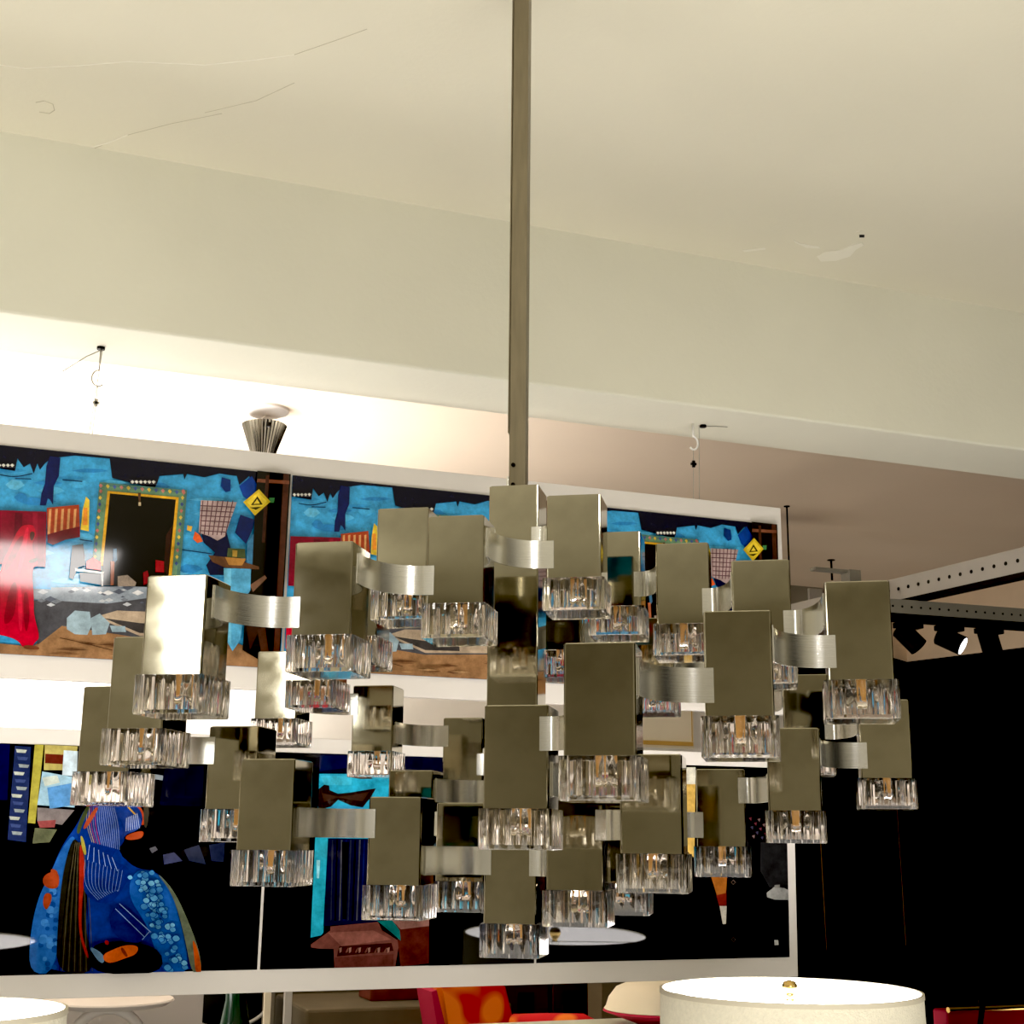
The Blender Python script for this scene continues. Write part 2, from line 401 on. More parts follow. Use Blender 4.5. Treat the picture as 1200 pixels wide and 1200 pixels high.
class Art:
    """one flat print: polygons stacked as thin ink layers in one mesh"""
    def __init__(s, ox, oz, rect, dx=0):
        s.bm = bmesh.new(); s.cl = s.bm.loops.layers.float_color.new('Col'); s.n = 0; s.ox, s.oz, s.rect, s.dx = ox, oz, rect, dx
    def poly(s, pts, rgb, conv=None, step=1):
        s.n += step
        y = -.0012 - s.n*.00006
        x0, x1, z0, z1 = s.rect
        pp = []
        for p in pts:
            x, z = conv(*p) if conv else p
            pp.append((x + s.dx, z))
        # clip to the print
        def clip(poly, f, g):
            out = []
            for a, b in zip(poly, poly[1:]+poly[:1]):
                fa, fb = f(a), f(b)
                if fa >= 0: out.append(a)
                if (fa >= 0) != (fb >= 0):
                    t = fa/(fa-fb); out.append((a[0]+t*(b[0]-a[0]), a[1]+t*(b[1]-a[1])))
            return out
        for f in (lambda p: p[0]-x0, lambda p: x1-p[0], lambda p: p[1]-z0, lambda p: z1-p[1]):
            if pp: pp = clip(pp, f, None)
        if len(pp) < 3: return
        try: fc = s.bm.faces.new([s.bm.verts.new((x-s.ox, y, z-s.oz)) for x, z in pp])
        except ValueError: return
        col = (*lin(rgb), 1)
        fc.normal_update()
        if fc.normal.y > 0: fc.normal_flip()
        for l in fc.loops: l[s.cl] = col
    def blob(s, pts, rgb, conv, it=2):
        for _ in range(it):
            q = []
            for a, b in zip(pts, pts[1:]+pts[:1]):
                q += [(a[0]*.75+b[0]*.25, a[1]*.75+b[1]*.25), (a[0]*.25+b[0]*.75, a[1]*.25+b[1]*.75)]
            pts = q
        s.poly(pts, rgb, conv)
    def line(s, pts, w, rgb, conv):
        for _ in range(2):
            if len(pts) < 3: break
            q = [pts[0]]
            for a, b in zip(pts, pts[1:]):
                q += [(a[0]*.75+b[0]*.25, a[1]*.75+b[1]*.25), (a[0]*.25+b[0]*.75, a[1]*.25+b[1]*.75)]
            pts = q + [pts[-1]]
        for a, b in zip(pts, pts[1:]):
            a, b = Vector(a), Vector(b); d = (b-a)
            if d.length < 1e-6: continue
            n = Vector((-d.y, d.x)).normalized()*w/2
            s.poly([tuple(a+n), tuple(b+n), tuple(b-n), tuple(a-n)], rgb, conv, step=.02)
    def done(s, parent, m, name='photo_print'):
        me = bpy.data.meshes.new(name)
        bmesh.ops.triangulate(s.bm, faces=s.bm.faces[:])
        s.bm.to_mesh(me); s.bm.free(); me.materials.append(m)
        o = bpy.data.objects.new(name, me); C.objects.link(o); o.parent = parent; return o
Z1 = lambda x, y: P2(x/3.4286, 500+y/3.4286)
Z2 = lambda x, y: P2(x/3.4286, 850+y/3.4286)
Z3 = lambda x, y: P2(300+x/3.75, 880+y/3.75)
Z4 = lambda x, y: P2(640+x/3.53, 800+y/3.53)

def street_scene(a):
    """blue washed house front with doorway, washing line and a walking person in red"""
    p = lambda pts, c: a.poly(pts, c, Z1)
    x0, x1, z0, z1 = a.rect
    a.poly([(x0-a.dx, z0), (x1-a.dx, z0), (x1-a.dx, z1), (x0-a.dx, z1)], (62,160,214))
    # wall patches
    rnd = random.Random(3)
    for _ in range(46):
        cx, cy = rnd.uniform(-40, 990), rnd.uniform(170, 640); w, h = rnd.uniform(25,90), rnd.uniform(6,22)
        c = rnd.choice([(84,182,230),(50,146,204),(70,170,222),(100,190,232),(44,132,196)])
        p([(cx-w,cy),(cx-w*.3,cy-h),(cx+w*.6,cy-h*.7),(cx+w,cy+2),(cx+w*.2,cy+h),(cx-w*.5,cy+h*.8)], c)
    p([(-120,60),(1180,185),(1170,230),(1050,300),(1015,260),(1000,200),(960,235),(950,200),(880,190),(820,205),(750,192),(740,215),(735,192),(640,200),(632,225),(620,250),(450,208),(440,130),(300,118),(205,128),(180,150),(160,175),(150,150),(135,190),(120,150),(95,165),(70,130),(60,180),(-120,150)], (8,10,34))
    p([(200,120),(242,126),(236,200),(216,240),(212,315),(200,295),(192,290),(184,318),(160,318),(166,270),(180,230),(186,160)], (10,24,84))
    p([(890,205),(925,215),(925,260),(905,265),(885,240)], (12,50,120))
    p([(960,240),(1010,200),(1040,250),(1000,300),(975,280)], (10,60,150))
    for ln in ([(60,210),(125,212)], [(0,195),(60,205),(130,190)], [(725,495),(850,512)], [(320,455),(370,462)], [(250,215),(330,222)]): a.line(ln, 4, (16,40,80), Z1)
    # ground, plinth and painted glare band
    p([(-120,1000),(-120,860),(130,885),(240,800),(560,845),(900,850),(1170,960),(1170,1010)], (150,112,78))
    p([(130,700),(590,650),(800,690),(900,850),(560,850),(250,800),(150,878)], (74,74,80))
    p([(400,760),(470,740),(720,750),(880,800),(870,845),(560,842),(440,790)], (176,156,134))
    p([(415,770),(560,790),(720,800),(720,835),(560,830)], (60,56,56))
    for q in ([(268,770),(300,740),(360,745),(368,800),(350,838),(300,835),(268,815)], [(365,770),(400,752),(440,790),(425,835),(370,838)], [(440,800),(502,803),(505,826),(450,826)]): p(q, (150,172,184))
    p([(130,650),(590,640),(590,690),(430,712),(300,705),(130,695)], (150,160,172))  # pale band: gloss glare on the print, painted into its colour
    p([(132,600),(200,610),(205,655),(132,652)], (62,150,206))
    for _ in range(26):
        cx, cy = rnd.uniform(150,580), rnd.uniform(640,720); w = rnd.uniform(8,26)
        p([(cx-w,cy),(cx,cy-w*.5),(cx+w,cy),(cx,cy+w*.4)], rnd.choice([(196,200,206),(120,126,136),(224,224,226),(90,96,110)]))
    for _ in range(14):
        cx, cy = rnd.uniform(180,900), rnd.uniform(860,930); w = rnd.uniform(20,70)
        p([(cx-w,cy),(cx,cy-4),(cx+w,cy+3),(cx,cy+6)], rnd.choice([(120,84,56),(172,134,96),(96,64,44)]))
    a.line([(240,850),(340,872),(450,900)], 3, (80,50,34), Z1)
    # doorway
    p([(398,226),(750,258),(718,640),(690,640),(400,580),(368,560)], (80,120,108))
    p([(410,240),(738,270),(706,620),(400,560),(384,540)], (104,140,108))
    for q in range(13):
        t = q/12; p([(404+332*t-8,238+28*t),(404+332*t,232+28*t),(404+332*t+8,240+28*t),(404+332*t,250+28*t)], ((190,120,110),(210,180,70),(70,90,150))[q%3])
    for q in range(12):
        t = q/11
        for xa, xb in ((404,378),(734,706)):
            p([(xa+(xb-xa)*t-7,262+290*t),(xa+(xb-xa)*t,254+290*t),(xa+(xb-xa)*t+7,262+290*t),(xa+(xb-xa)*t,272+290*t)], ((190,110,100),(220,190,80),(60,80,140))[q%3])
    p([(430,262),(716,288),(684,640),(400,560)], (214,160,42))
    p([(440,272),(704,297),(670,650),(402,640),(412,560)], (5,3,4))
    p([(665,440),(690,400),(672,600),(655,580)], (44,18,12))
    p([(552,270),(564,270),(562,310),(556,310)], (90,60,40)); p([(554,308),(564,308),(564,322),(554,322)], (210,190,150))
    for xx, yy, ww in ((518,216,110), (-50,150,112)):
        p([(xx,yy),(xx+ww,yy+6),(xx+ww-3,yy+22),(xx+2,yy+18)], (40,40,50))
        for q in range(6):
            x = xx+4+q*(ww-8)/6; p([(x,yy+9),(x+8,yy+3),(x+16,yy+10),(x+8,yy+18)], (226,224,214))
    # washing
    p([(-120,336),(186,346),(182,568),(-120,548)], (122,10,38))
    p([(60,350),(90,352),(84,548),(50,545)], (92,6,30)); p([(130,350),(150,350),(150,560),(138,560)], (140,20,46))
    p([(187,330),(316,318),(320,445),(250,455),(212,478),(190,468)], (160,62,36))
    for q in range(5): x = 196+q*25; p([(x,336),(x+10,334),(x+4,436),(x-6,440)], (206,150,96))
    p([(189,438),(250,420),(320,405),(320,448),(262,458),(212,480),(190,470)], (104,10,24))
    p([(344,285),(358,300),(355,425),(322,418),(330,340)], (222,190,60))
    p([(335,330),(350,330),(350,400),(330,400)], (226,140,50))
    p([(750,400),(770,405),(765,425),(748,420)], (220,170,60)); p([(780,425),(800,440),(812,465),(790,472),(772,455)], (216,90,40))
    p([(800,410),(905,420),(925,500),(1000,560),(900,600),(840,600),(825,560),(860,510),(815,470)], (8,14,52))
    p([(803,300),(948,308),(915,400),(900,445),(870,462),(840,445),(795,430)], (176,152,150))
    for q in range(7): a.line([(812+q*20,302),(800+q*17,440)], 4, (92,60,66), Z1)
    for q in range(6): a.line([(802,322+q*20),(940-q*7,328+q*20)], 4, (92,60,66), Z1)
    p([(962,358),(1018,378),(1012,412),(985,476),(940,430)], (10,28,84))
    p([(990,470),(1018,430),(1010,560),(985,560)], (60,120,160))
    # right hand shack
    p([(1030,180),(1165,190),(1118,970),(1080,965),(970,900),(985,700),(1010,560),(1020,330)], (10,7,7))
    p([(1136,190),(1158,190),(1114,965),(1092,955)], (70,36,26)); p([(1030,214),(1158,222),(1158,236),(1028,228)], (120,70,50))
    p([(1064,200),(1078,200),(1060,470),(1048,470)], (64,34,26)); p([(985,800),(1075,700),(1085,712),(1000,900)], (50,24,18))
    p([(1000,640),(1060,600),(1068,612),(1012,668)], (112,80,62)); p([(1030,820),(1060,800),(1080,940),(1050,940)], (64,36,26)); p([(1078,290),(1100,290),(1096,310),(1076,310)], (60,120,70))
    p([(1036,256),(1082,306),(1020,362),(973,308)], (206,176,42)); p([(1034,268),(1068,306),(1022,346),(988,308)], (226,198,60))
    p([(1030,284),(1052,318),(1004,320)], (50,44,20)); p([(1029,296),(1040,314),(1014,315)], (226,198,60)); p([(1000,330),(1046,326),(1024,340)], (70,60,20))
    p([(895,572),(1004,576),(1002,660),(978,700),(962,860),(930,905),(900,850)], (84,164,206)); p([(895,572),(925,574),(925,880),(900,850)], (110,190,224)); 
    p([(832,520),(915,530),(1036,566),(1036,578),(900,570),(850,548)], (96,62,40)); p([(900,528),(985,535),(968,562),(915,560)], (170,120,60)); p([(912,492),(980,496),(982,532),(908,528)], (70,84,50)); p([(930,500),(950,502),(948,528),(930,526)], (176,140,60))
    # chair and things by the door
    p([(288,482),(332,476),(342,560),(312,570),(292,618),(276,612)], (30,26,28))
    p([(345,545),(372,530),(404,550),(402,582),(344,574)], (206,34,30)); p([(300,574),(416,588),(414,596),(300,584)], (206,206,200)); p([(404,590),(414,592),(412,645),(405,645)], (170,170,170)); p([(318,590),(404,596),(404,640),(320,626)], (12,12,18))
    p([(622,540),(656,545),(656,590),(622,588)], (150,10,24)); p([(572,590),(590,582),(600,630),(574,640)], (130,10,24)); p([(452,496),(466,494),(468,540),(452,560)], (60,100,130)); p([(442,545),(458,545),(454,640),(442,642)], (150,84,56))
    p([(470,605),(510,600),(545,630),(540,645),(470,645)], (150,134,120))
    # person in red
    p = lambda pts, c: a.blob(pts, c, Z1, 2)
    p([(-60,690),(30,640),(60,700),(20,760),(-60,800)], (10,8,16))
    p([(86,402),(118,398),(136,404),(146,440),(128,470),(134,520),(152,545),(150,565),(126,572),(136,700),(134,760),(160,850),(140,870),(120,898),(92,892),(70,860),(0,838),(-120,830),(-120,650),(0,600),(10,545),(34,500),(60,440)], (176,8,40))
    for q in ([(70,450),(100,440),(60,540),(20,590),(10,580)], [(40,640),(70,620),(60,760),(30,800),(10,790)], [(90,680),(110,660),(120,780),(100,850)]): p(q, (132,4,28))
    for q in ([(100,412),(118,408),(100,520),(80,600),(66,600)], [(70,640),(86,640),(92,820),(74,830)], [(-20,690),(0,680),(0,800),(-30,800)]): p(q, (206,24,58))
    p([(120,426),(140,428),(136,452),(126,466),(118,450)], (70,34,28)); p([(108,544),(148,530),(150,545),(124,556)], (90,46,34)); p([(92,880),(150,884),(162,900),(95,898)], (110,60,40))
def blue_shawl(a):
    p = lambda pts, c: a.poly(pts, c, Z2)
    x0, x1, z0, z1 = a.rect
    a.poly([(x0-a.dx, z0), (x1-a.dx, z0), (x1-a.dx, z1), (x0-a.dx, z1)], (3,3,5))
    p([(-160,70),(40,75),(30,300),(-160,300)], (12,20,60)); p([(60,82),(125,86),(105,470),(30,460)], (34,44,84))
    for q in range(12):
        y = 95+q*30; x = 64-q*3 + (q%3)*8; p([(x,y),(x+44,y+4),(x+38,y+16),(x+4,y+14)], ((176,182,170),(60,74,120),(140,150,150))[q%3])
    p([(140,75),(176,78),(142,395),(112,392)], (164,156,66)); p([(180,78),(312,84),(300,180),(176,180)], (172,160,92))
    p([(182,114),(256,118),(252,156),(180,152)], (92,34,26)); p([(256,100),(312,104),(308,205),(250,200)], (196,214,226)); p([(170,185),(305,210),(300,330),(150,320)], (150,186,206))
    p([(190,250),(300,230),(300,320),(200,335)], (84,140,196)); p([(170,210),(230,200),(240,230),(180,245)], (196,206,196)); p([(150,330),(300,340),(250,400),(150,385)], (120,112,112)); p([(150,385),(225,380),(220,410),(160,412)], (140,70,70)); p([(140,412),(230,418),(200,470),(130,475)], (96,100,76))
    for q, c in (([(612,195),(672,205),(660,222),(612,215)],(130,140,150)), ([(700,180),(740,170),(760,215),(735,230)],(64,34,50)), ([(655,520),(700,510),(735,545),(660,560)],(60,64,96)), ([(600,495),(625,485),(635,500),(612,515)],(100,100,110)), ([(740,500),(800,480),(830,560),(760,545)],(40,46,70)), ([(840,480),(905,470),(900,550),(850,545)],(34,40,66)), ([(660,170),(820,160),(815,330),(640,320)],(10,14,34))): p(q, c)
    # figure
    p = lambda pts, c: a.blob(pts, c, Z2, 2)
    p([(390,312),(560,316),(576,380),(560,420),(500,440),(500,470),(470,500),(540,575),(625,582),(690,650),(745,760),(800,900),(812,1000),(118,1000),(120,850),(150,700),(205,590),(250,480),(310,400),(340,330)], (22,52,128))
    p([(250,490),(300,430),(310,520),(250,700),(225,1000),(118,1000),(120,850),(150,700),(205,590)], (40,96,170))
    rnd = random.Random(5)
    for _ in range(34):
        cy = rnd.uniform(640,985); cx = rnd.uniform(146+(985-cy)*.14,228); r = rnd.uniform(8,16)
        p([(cx+r*math.cos(t*PI/4)*(1+.2*(t%2)), cy+r*math.sin(t*PI/4)) for t in range(8)], rnd.choice([(64,126,196),(26,70,140),(50,110,180)]))
    for q in ([(175,600),(235,580),(240,650),(205,660),(170,640)], [(180,670),(215,680),(190,750),(170,720)], [(200,570),(240,590),(210,620)]): p(q, (150,62,34))
    p([(290,450),(320,470),(345,560),(350,700),(345,840),(390,1000),(225,1000),(232,800),(250,600)], (36,34,28))
    for q in range(12): a.line([(300+q*3,470),(262+q*9,700),(240+q*12,990)], 2.4, (84,78,58) if q%2 else (20,18,16), Z2)
    p([(318,480),(330,480),(345,600),(330,700),(326,840),(360,930),(350,940),(315,830),(318,650)], (150,40,30))
    # shawl over head
    p([(345,325),(395,312),(455,330),(500,400),(500,470),(470,500),(440,540),(540,575),(470,700),(420,720),(360,700),(330,650),(350,560),(345,500),(305,440),(312,400)], (18,44,116))
    for q in range(15):
        t = q/14
        a.line([(352+t*105,332-6*math.sin(t*3)),(345+t*130,395),(370+t*110,470+30*t)], 1.8, (120,142,186) if q>4 else ((150,150,90),(200,170,70),(160,60,40),(120,130,140),(190,60,40))[q], Z2)
    for q in range(11):
        t = q/10
        a.line([(342+t*150,540+t*42),(338+t*148,590+t*30),(345+t*130,650+t*20),(395+t*75,702-t*40)], 1.7, (120,144,190), Z2)
    for q in range(6): a.line([(360+q*18,480+q*10),(352+q*24,540+q*9)], 2.4, (150,172,214), Z2)
    p([(345,325),(365,318),(330,400),(318,440),(306,430),(316,390)], (60,70,40)); p([(380,330),(400,330),(345,420),(330,410)], (150,66,40)); p([(320,440),(335,450),(350,520),(335,520)], (160,150,60))
    a.line([(515,312),(560,325),(580,370),(572,400)], 9, (170,66,34), Z2); a.line([(500,312),(530,345),(556,372)], 6, (190,150,50), Z2)
    p([(500,380),(545,350),(572,385),(558,420),(505,432)], (40,70,150))
    for q in range(7): a.line([(508+q*7,372-q*3),(506+q*9,425-q*2)], 2.4, (170,186,214), Z2)
    p([(505,440),(575,420),(578,442),(560,458),(505,462)], (156,62,30)); p([(480,470),(560,462),(550,540),(490,540)], (20,12,12)); p([(575,310),(598,315),(596,400),(578,420)], (60,54,44))
    # sleeve with pale flowers
    p([(540,578),(625,584),(690,668),(722,780),(752,900),(756,1000),(660,1000),(620,890),(590,800),(510,680)], (34,88,168))
    for _ in range(230):
        cx = rnd.uniform(515,750); cy = rnd.uniform(590,990)
        if cx > 618+(cy-590)*.36 or cx < 515+(cy-600)*.42: continue
        r = rnd.uniform(10,17); c = rnd.choice([(84,150,196),(66,132,186),(104,168,204),(58,118,170)])
        p([(cx+r*math.cos(k*PI/4+t)*(1+.25*(k%2)), cy+r*math.sin(k*PI/4+t)) for k in range(8)], (22,62,140))
        p([(cx+.8*r*math.cos(k*PI/4+t)*(1+.25*(k%2)), cy+.8*r*math.sin(k*PI/4+t)) for k in range(8)], c)
    p([(620,582),(690,650),(745,760),(800,900),(812,1000),(770,1000),(742,860),(712,740),(680,660)], (96,104,86)); p([(770,850),(795,900),(812,1000),(785,1000),(778,920)], (190,84,34))
    p([(470,705),(600,820),(560,880),(470,860),(430,780)], (16,36,96))
    for ln in ([(478,715),(605,830)], [(462,735),(580,850)], [(570,860),(600,826)]): a.line(ln, 3, (120,146,196), Z2)
    p([(400,860),(640,880),(660,1000),(380,1000),(350,920)], (10,9,12)); p([(350,880),(415,915),(420,955),(395,950)], (90,120,150))
    p([(412,920),(440,905),(490,884),(530,880),(558,890),(545,920),(500,935),(445,956),(416,945)], (186,84,36)); p([(490,886),(515,925),(505,932),(482,900)], (110,44,20)); p([(420,860),(438,866),(434,882),(420,878)], (130,30,24))
def blue_door(a):
    p = lambda pts, c: a.poly(pts, c, Z3)
    x0, x1, z0, z1 = a.rect
    a.poly([(x0-a.dx, z0), (x1-a.dx, z0), (x1-a.dx, z1), (x0-a.dx, z1)], (4,4,6))
    p([(262,-30),(1290,-30),(1290,105),(262,105)], (8,12,40)); p([(262,20),(440,20),(440,70),(262,90)], (14,24,66))
    p([(262,100),(760,104),(760,400),(262,395)], (44,166,204)); p([(282,108),(420,112),(420,150),(300,150)], (64,184,218)); p([(330,240),(470,235),(500,300),(340,330)], (50,150,196))
    p([(272,170),(300,148),(322,152),(324,172),(362,188),(420,182),(528,164),(505,205),(470,248),(420,240),(362,215),(330,245),(275,260)], (34,20,18)); p([(290,185),(360,200),(420,195),(500,178),(470,220),(420,215),(360,205),(300,225)], (56,34,28))
    p([(254,-10),(282,-10),(268,420),(262,380)], (6,8,20))
    p([(262,380),(322,384),(300,800),(290,812),(244,822)], (44,166,196)); p([(268,480),(284,480),(280,560),(270,560)], (150,220,236))
    p([(318,384),(620,388),(560,752),(300,772)], (16,20,52))
    for q in range(9):
        x = 335+q*20; p([(x,390),(x+7,390),(x+2-q,745),(x-6-q,748)], ((44,46,62),(8,8,18),(70,70,80),(26,34,84))[q%4])
    p([(380,400),(410,400),(400,740),(385,740)], (6,5,8))
    p([(244,852),(330,790),(330,772),(540,752),(560,790),(636,838),(618,950),(350,960),(345,880),(246,866)], (110,66,60)); p([(320,800),(520,790),(600,830),(380,860)], (136,86,78)); p([(370,860),(600,845),(610,880),(360,905)], (56,30,28)); p([(350,910),(610,895),(610,945),(350,958)], (96,52,48)); p([(246,870),(345,872),(350,965),(40,965),(40,880)], (16,15,16))
    for q in range(16):
        x = 370+q*14; p([(x,868+(q%3)*8),(x+12,864),(x+10,884),(x+2,890)], ((150,110,100),(70,36,32),(120,74,66))[q%3])
    p([(620,770),(765,745),(765,935),(640,950)], (84,38,34)); p([(600,745),(700,735),(765,740),(765,770),(640,785)], (140,100,92)); p([(536,748),(602,745),(636,790),(640,835),(600,800)], (30,110,110))
    p([(765,740),(1300,720),(1300,980),(765,980)], (5,5,6))
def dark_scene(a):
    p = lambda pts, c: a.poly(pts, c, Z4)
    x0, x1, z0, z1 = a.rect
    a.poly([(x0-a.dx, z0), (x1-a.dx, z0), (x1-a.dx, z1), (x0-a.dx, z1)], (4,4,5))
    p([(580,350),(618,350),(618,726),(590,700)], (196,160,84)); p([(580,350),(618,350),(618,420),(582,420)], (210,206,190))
    p([(380,320),(580,360),(585,720),(500,860),(380,830)], (6,5,6))
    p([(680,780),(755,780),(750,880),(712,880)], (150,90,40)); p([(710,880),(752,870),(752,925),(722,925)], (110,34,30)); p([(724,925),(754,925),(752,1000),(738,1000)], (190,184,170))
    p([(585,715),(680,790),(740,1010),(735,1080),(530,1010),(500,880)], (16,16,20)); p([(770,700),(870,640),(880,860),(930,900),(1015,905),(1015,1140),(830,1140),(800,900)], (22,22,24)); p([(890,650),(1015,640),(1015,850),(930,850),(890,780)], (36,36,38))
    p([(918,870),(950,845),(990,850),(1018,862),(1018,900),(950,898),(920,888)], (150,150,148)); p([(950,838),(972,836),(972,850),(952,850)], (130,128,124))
    p([(830,520),(915,500),(915,660),(870,660),(838,640)], (22,12,12))
    for q in range(10): p([(840+q*7,560+(q*37)%90),(852+q*7,556+(q*37)%90),(850+q*7,572+(q*37)%90)], ((96,50,60),(60,60,80),(110,90,90))[q%3])
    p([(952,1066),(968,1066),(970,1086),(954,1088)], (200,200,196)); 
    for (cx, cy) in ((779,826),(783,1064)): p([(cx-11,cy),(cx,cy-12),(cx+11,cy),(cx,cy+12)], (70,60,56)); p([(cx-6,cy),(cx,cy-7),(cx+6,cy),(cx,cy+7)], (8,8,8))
def upper(pr, ox, oz, zit, zib):
    gap = .0062; pitchX = (XRu_in - XDIV + gap/2)/2
    for q in range(3):
        x1 = XDIV - gap/2 + q*pitchX + (0 if q < 2 else 0); x0 = x1 - pitchX + gap
        if q == 2: x1 = XRu_in
        a = Art(ox, oz, (x0, x1, zib, zit), q*pitchX); street_scene(a); a.done(pr, M['art'])
def lower(pr, ox, oz, zit, zib):
    gap = .0062; XD = P2(306.5, 1090)[0]
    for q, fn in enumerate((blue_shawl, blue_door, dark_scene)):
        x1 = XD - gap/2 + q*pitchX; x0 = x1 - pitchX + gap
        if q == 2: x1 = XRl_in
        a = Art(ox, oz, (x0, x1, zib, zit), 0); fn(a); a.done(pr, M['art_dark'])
panel(ZU, 'white mounted panel of glossy prints showing a blue house front, hung just under the beam', upper, 0, XRr)
panel(ZL, 'white mounted panel of dark prints with a blue shawled figure, hung below the other', lower, .026, XRl)

# wires and hooks
def hanger(u, v, label, side):
    p = on_z(u, v, ZB); p.y = YP + .011
    r = empty('wire_hanger', p); tag(r, label, 'hook', 'wire hangers of the photo panels')
    bm = bmesh.new(); tube(bm, [(0,0,0),(0,0,-.006)], .009, 10); link('toggle_plate', bm, M['black'], r, (.0,0,-.0005))
    bm = bmesh.new()
    if side < 0: tube(bm, [(.006,0,-.004),(-.03,-.01,-.03),(-.078,-.02,-.075)], .0011, 6)
    else: tube(bm, [(-.004,0,-.004),(.03,-.01,-.003),(.062,-.02,-.004)], .0011, 6)
    link('toggle_wing', bm, M['wire'], r)
    bm = bmesh.new(); dx = 0 if side < 0 else -.03
    hp = [(dx,0,-.0),(dx,0,-.035 if side > 0 else -.055)]
    z0 = hp[-1][2]
    R0 = .018 if side > 0 else .019
    for q in range(12):
        t = PI*.5 - q*PI*1.25/11 if side > 0 else PI/2 + q*PI*1.25/11
        hp.append((dx + R0*.75*math.cos(t), 0, z0 - R0 + R0*math.sin(t)))
    tube(bm, hp, .0028 if side > 0 else .0017, 8); link('hook', bm, M['hook'] if side > 0 else M['wire'], r, smooth='all')
    ztop = z0 - 2*R0; zend = ZU[0] - ZB
    bm = bmesh.new(); tube(bm, [(dx,0,ztop+.002),(dx-.003,0,zend-.002)], .0009, 6); tube(bm, [(dx+.018 if side>0 else dx+.004,0,-.002),(dx+.014 if side>0 else dx-.01,0,zend-.002)], .0009, 6); link('wire', bm, M['wire'], r)
    bm = bmesh.new(); box(bm, dx-.008, dx+.007, -.003, .003, ztop-.042, ztop-.036); box(bm, dx-.004, dx+.003, -.003, .003, ztop-.048, ztop-.03); link('wire_clamp', bm, M['black'] if side > 0 else M['wire'], r)
hanger(120, 401, 'thin steel hook and wires under the beam beside a slanting toggle pin', -1)
hanger(822, 499, 'white screw hook and clamp under the beam holding two thin wires', 1)
for u0, u1, v0 in ((79.5, 74.5, 798), (85.5, 86.5, 798)):
    a = on_y(u0, v0, YP+.012); b = on_y(u1, 847, YP+.012); a.z = ZU[3]+.002; b.z = ZL[0]-.002
    bm = bmesh.new(); tube(bm, [Vector((0,0,0)), b-a], .0007, 6)
    tag(link('joining_wire', bm, M['wire'], None, a), 'thin wire joining the two hanging photo panels in the gap between them', 'wire', 'joining wires')

# ------------------------------------------------------------------ small pendant behind the panel
pc = on_z(311, 480, ZC)
pen = empty('pendant_lamp', pc); tag(pen, 'small pleated chrome cone pendant under a round white ceiling plate', 'lamp')
bm = bmesh.new(); lathe(bm, [(.0001,-.022),(.06,-.019),(.083,-.008),(.085,0)], 40); link('ceiling_plate', bm, M['mount'], pen, smooth=True)
hook = [(0,0,-.02)] + [(.012*math.cos(t), 0, -.04+.014*math.sin(t)) for t in [PI/2 + q*PI*1.3/9 for q in range(10)]]
bm = bmesh.new(); tube(bm, hook, .002, 8); link('hook', bm, M['hook'], pen)
bm = bmesh.new(); box(bm, .012, .03, -.008, .008, -.05, -.038, bev=.002); tube(bm, [(.0,0,-.045),(.05,0,-.036)], .0018, 6); link('terminal_block', bm, M['gold'], pen)
bm = bmesh.new(); n = 72; rings = []
for r, z in ((.076,-.058),(.03,-.20),(.028,-.2),(.074,-.06)):
    rings.append([bm.verts.new(((r*(1+(.045 if q%2 else -.02)))*math.cos(2*PI*q/n), (r*(1+(.045 if q%2 else -.02)))*math.sin(2*PI*q/n), z)) for q in range(n)])
for a in range(4):
    for q in range(n): bm.faces.new((rings[a][q], rings[a][(q+1)%n], rings[(a+1)%4][(q+1)%n], rings[(a+1)%4][q]))
cone = link('cone_shade', bm, M['chrome'], pen)
bm = bmesh.new(); box(bm, -.008, .004, -.079, -.07, -.085, -.068); link('cord_slot', bm, M['black'], cone)
bm = bmesh.new(); tube(bm, [(0,0,-.05),(0,0,-.19)], .012, 10); link('lamp_socket', bm, M['hook'], pen)

# ------------------------------------------------------------------ perforated rails and track spotlights
def rail(name, pa, pb, hgt, dep, m, label, holes, lip=.02):
    """channel from pa to pb (top edge points)"""
    d = Vector((pb.x-pa.x, pb.y-pa.y, 0)); L = d.length; ang = math.atan2(d.y, d.x)
    r = empty(name, pa, ang); tag(r, label, 'rail')
    r.rotation_euler = (0, -math.atan2(pb.z-pa.z, L), ang)
    bm = bmesh.new(); box(bm, 0, L, 0, .003, -hgt, 0); box(bm, 0, L, .003, dep, -.003, 0); nf = len(bm.faces)
    for q in range(holes):
        x = L*(q+.5)/holes; tube(bm, [(x, -.0012, -hgt*.5), (x, .0005, -hgt*.5)], hgt*.085, 10)
    bm.faces.ensure_lookup_table()
    for fc in bm.faces[nf:]: fc.material_index = 1
    link('rail_face', bm, m, r).data.materials.append(M['hole'])
    bm = bmesh.new(); box(bm, 0, L, -.002, dep, -hgt-lip, -hgt+.0005); link('rail_track', bm, M['black'], r)
    return r
ZR = CAMZ + 1.02
a0 = on_z(925, 708.5, ZR); b0 = on_z(1290, 618.5, ZR)
rail('perforated_rail', a0, b0, .088, .045, M['rail'], 'pale perforated steel rail with a black underside, sloping up beyond the chandelier', 30, .018)
a1 = on_z(1018, 699.5, ZR-.11); b1 = on_z(1330, 723, ZR-.11)
rail('perforated_rail', a1, b1, .055, .045, M['rail_g'], 'grey perforated steel rail carrying the black spotlights', 30, .028)
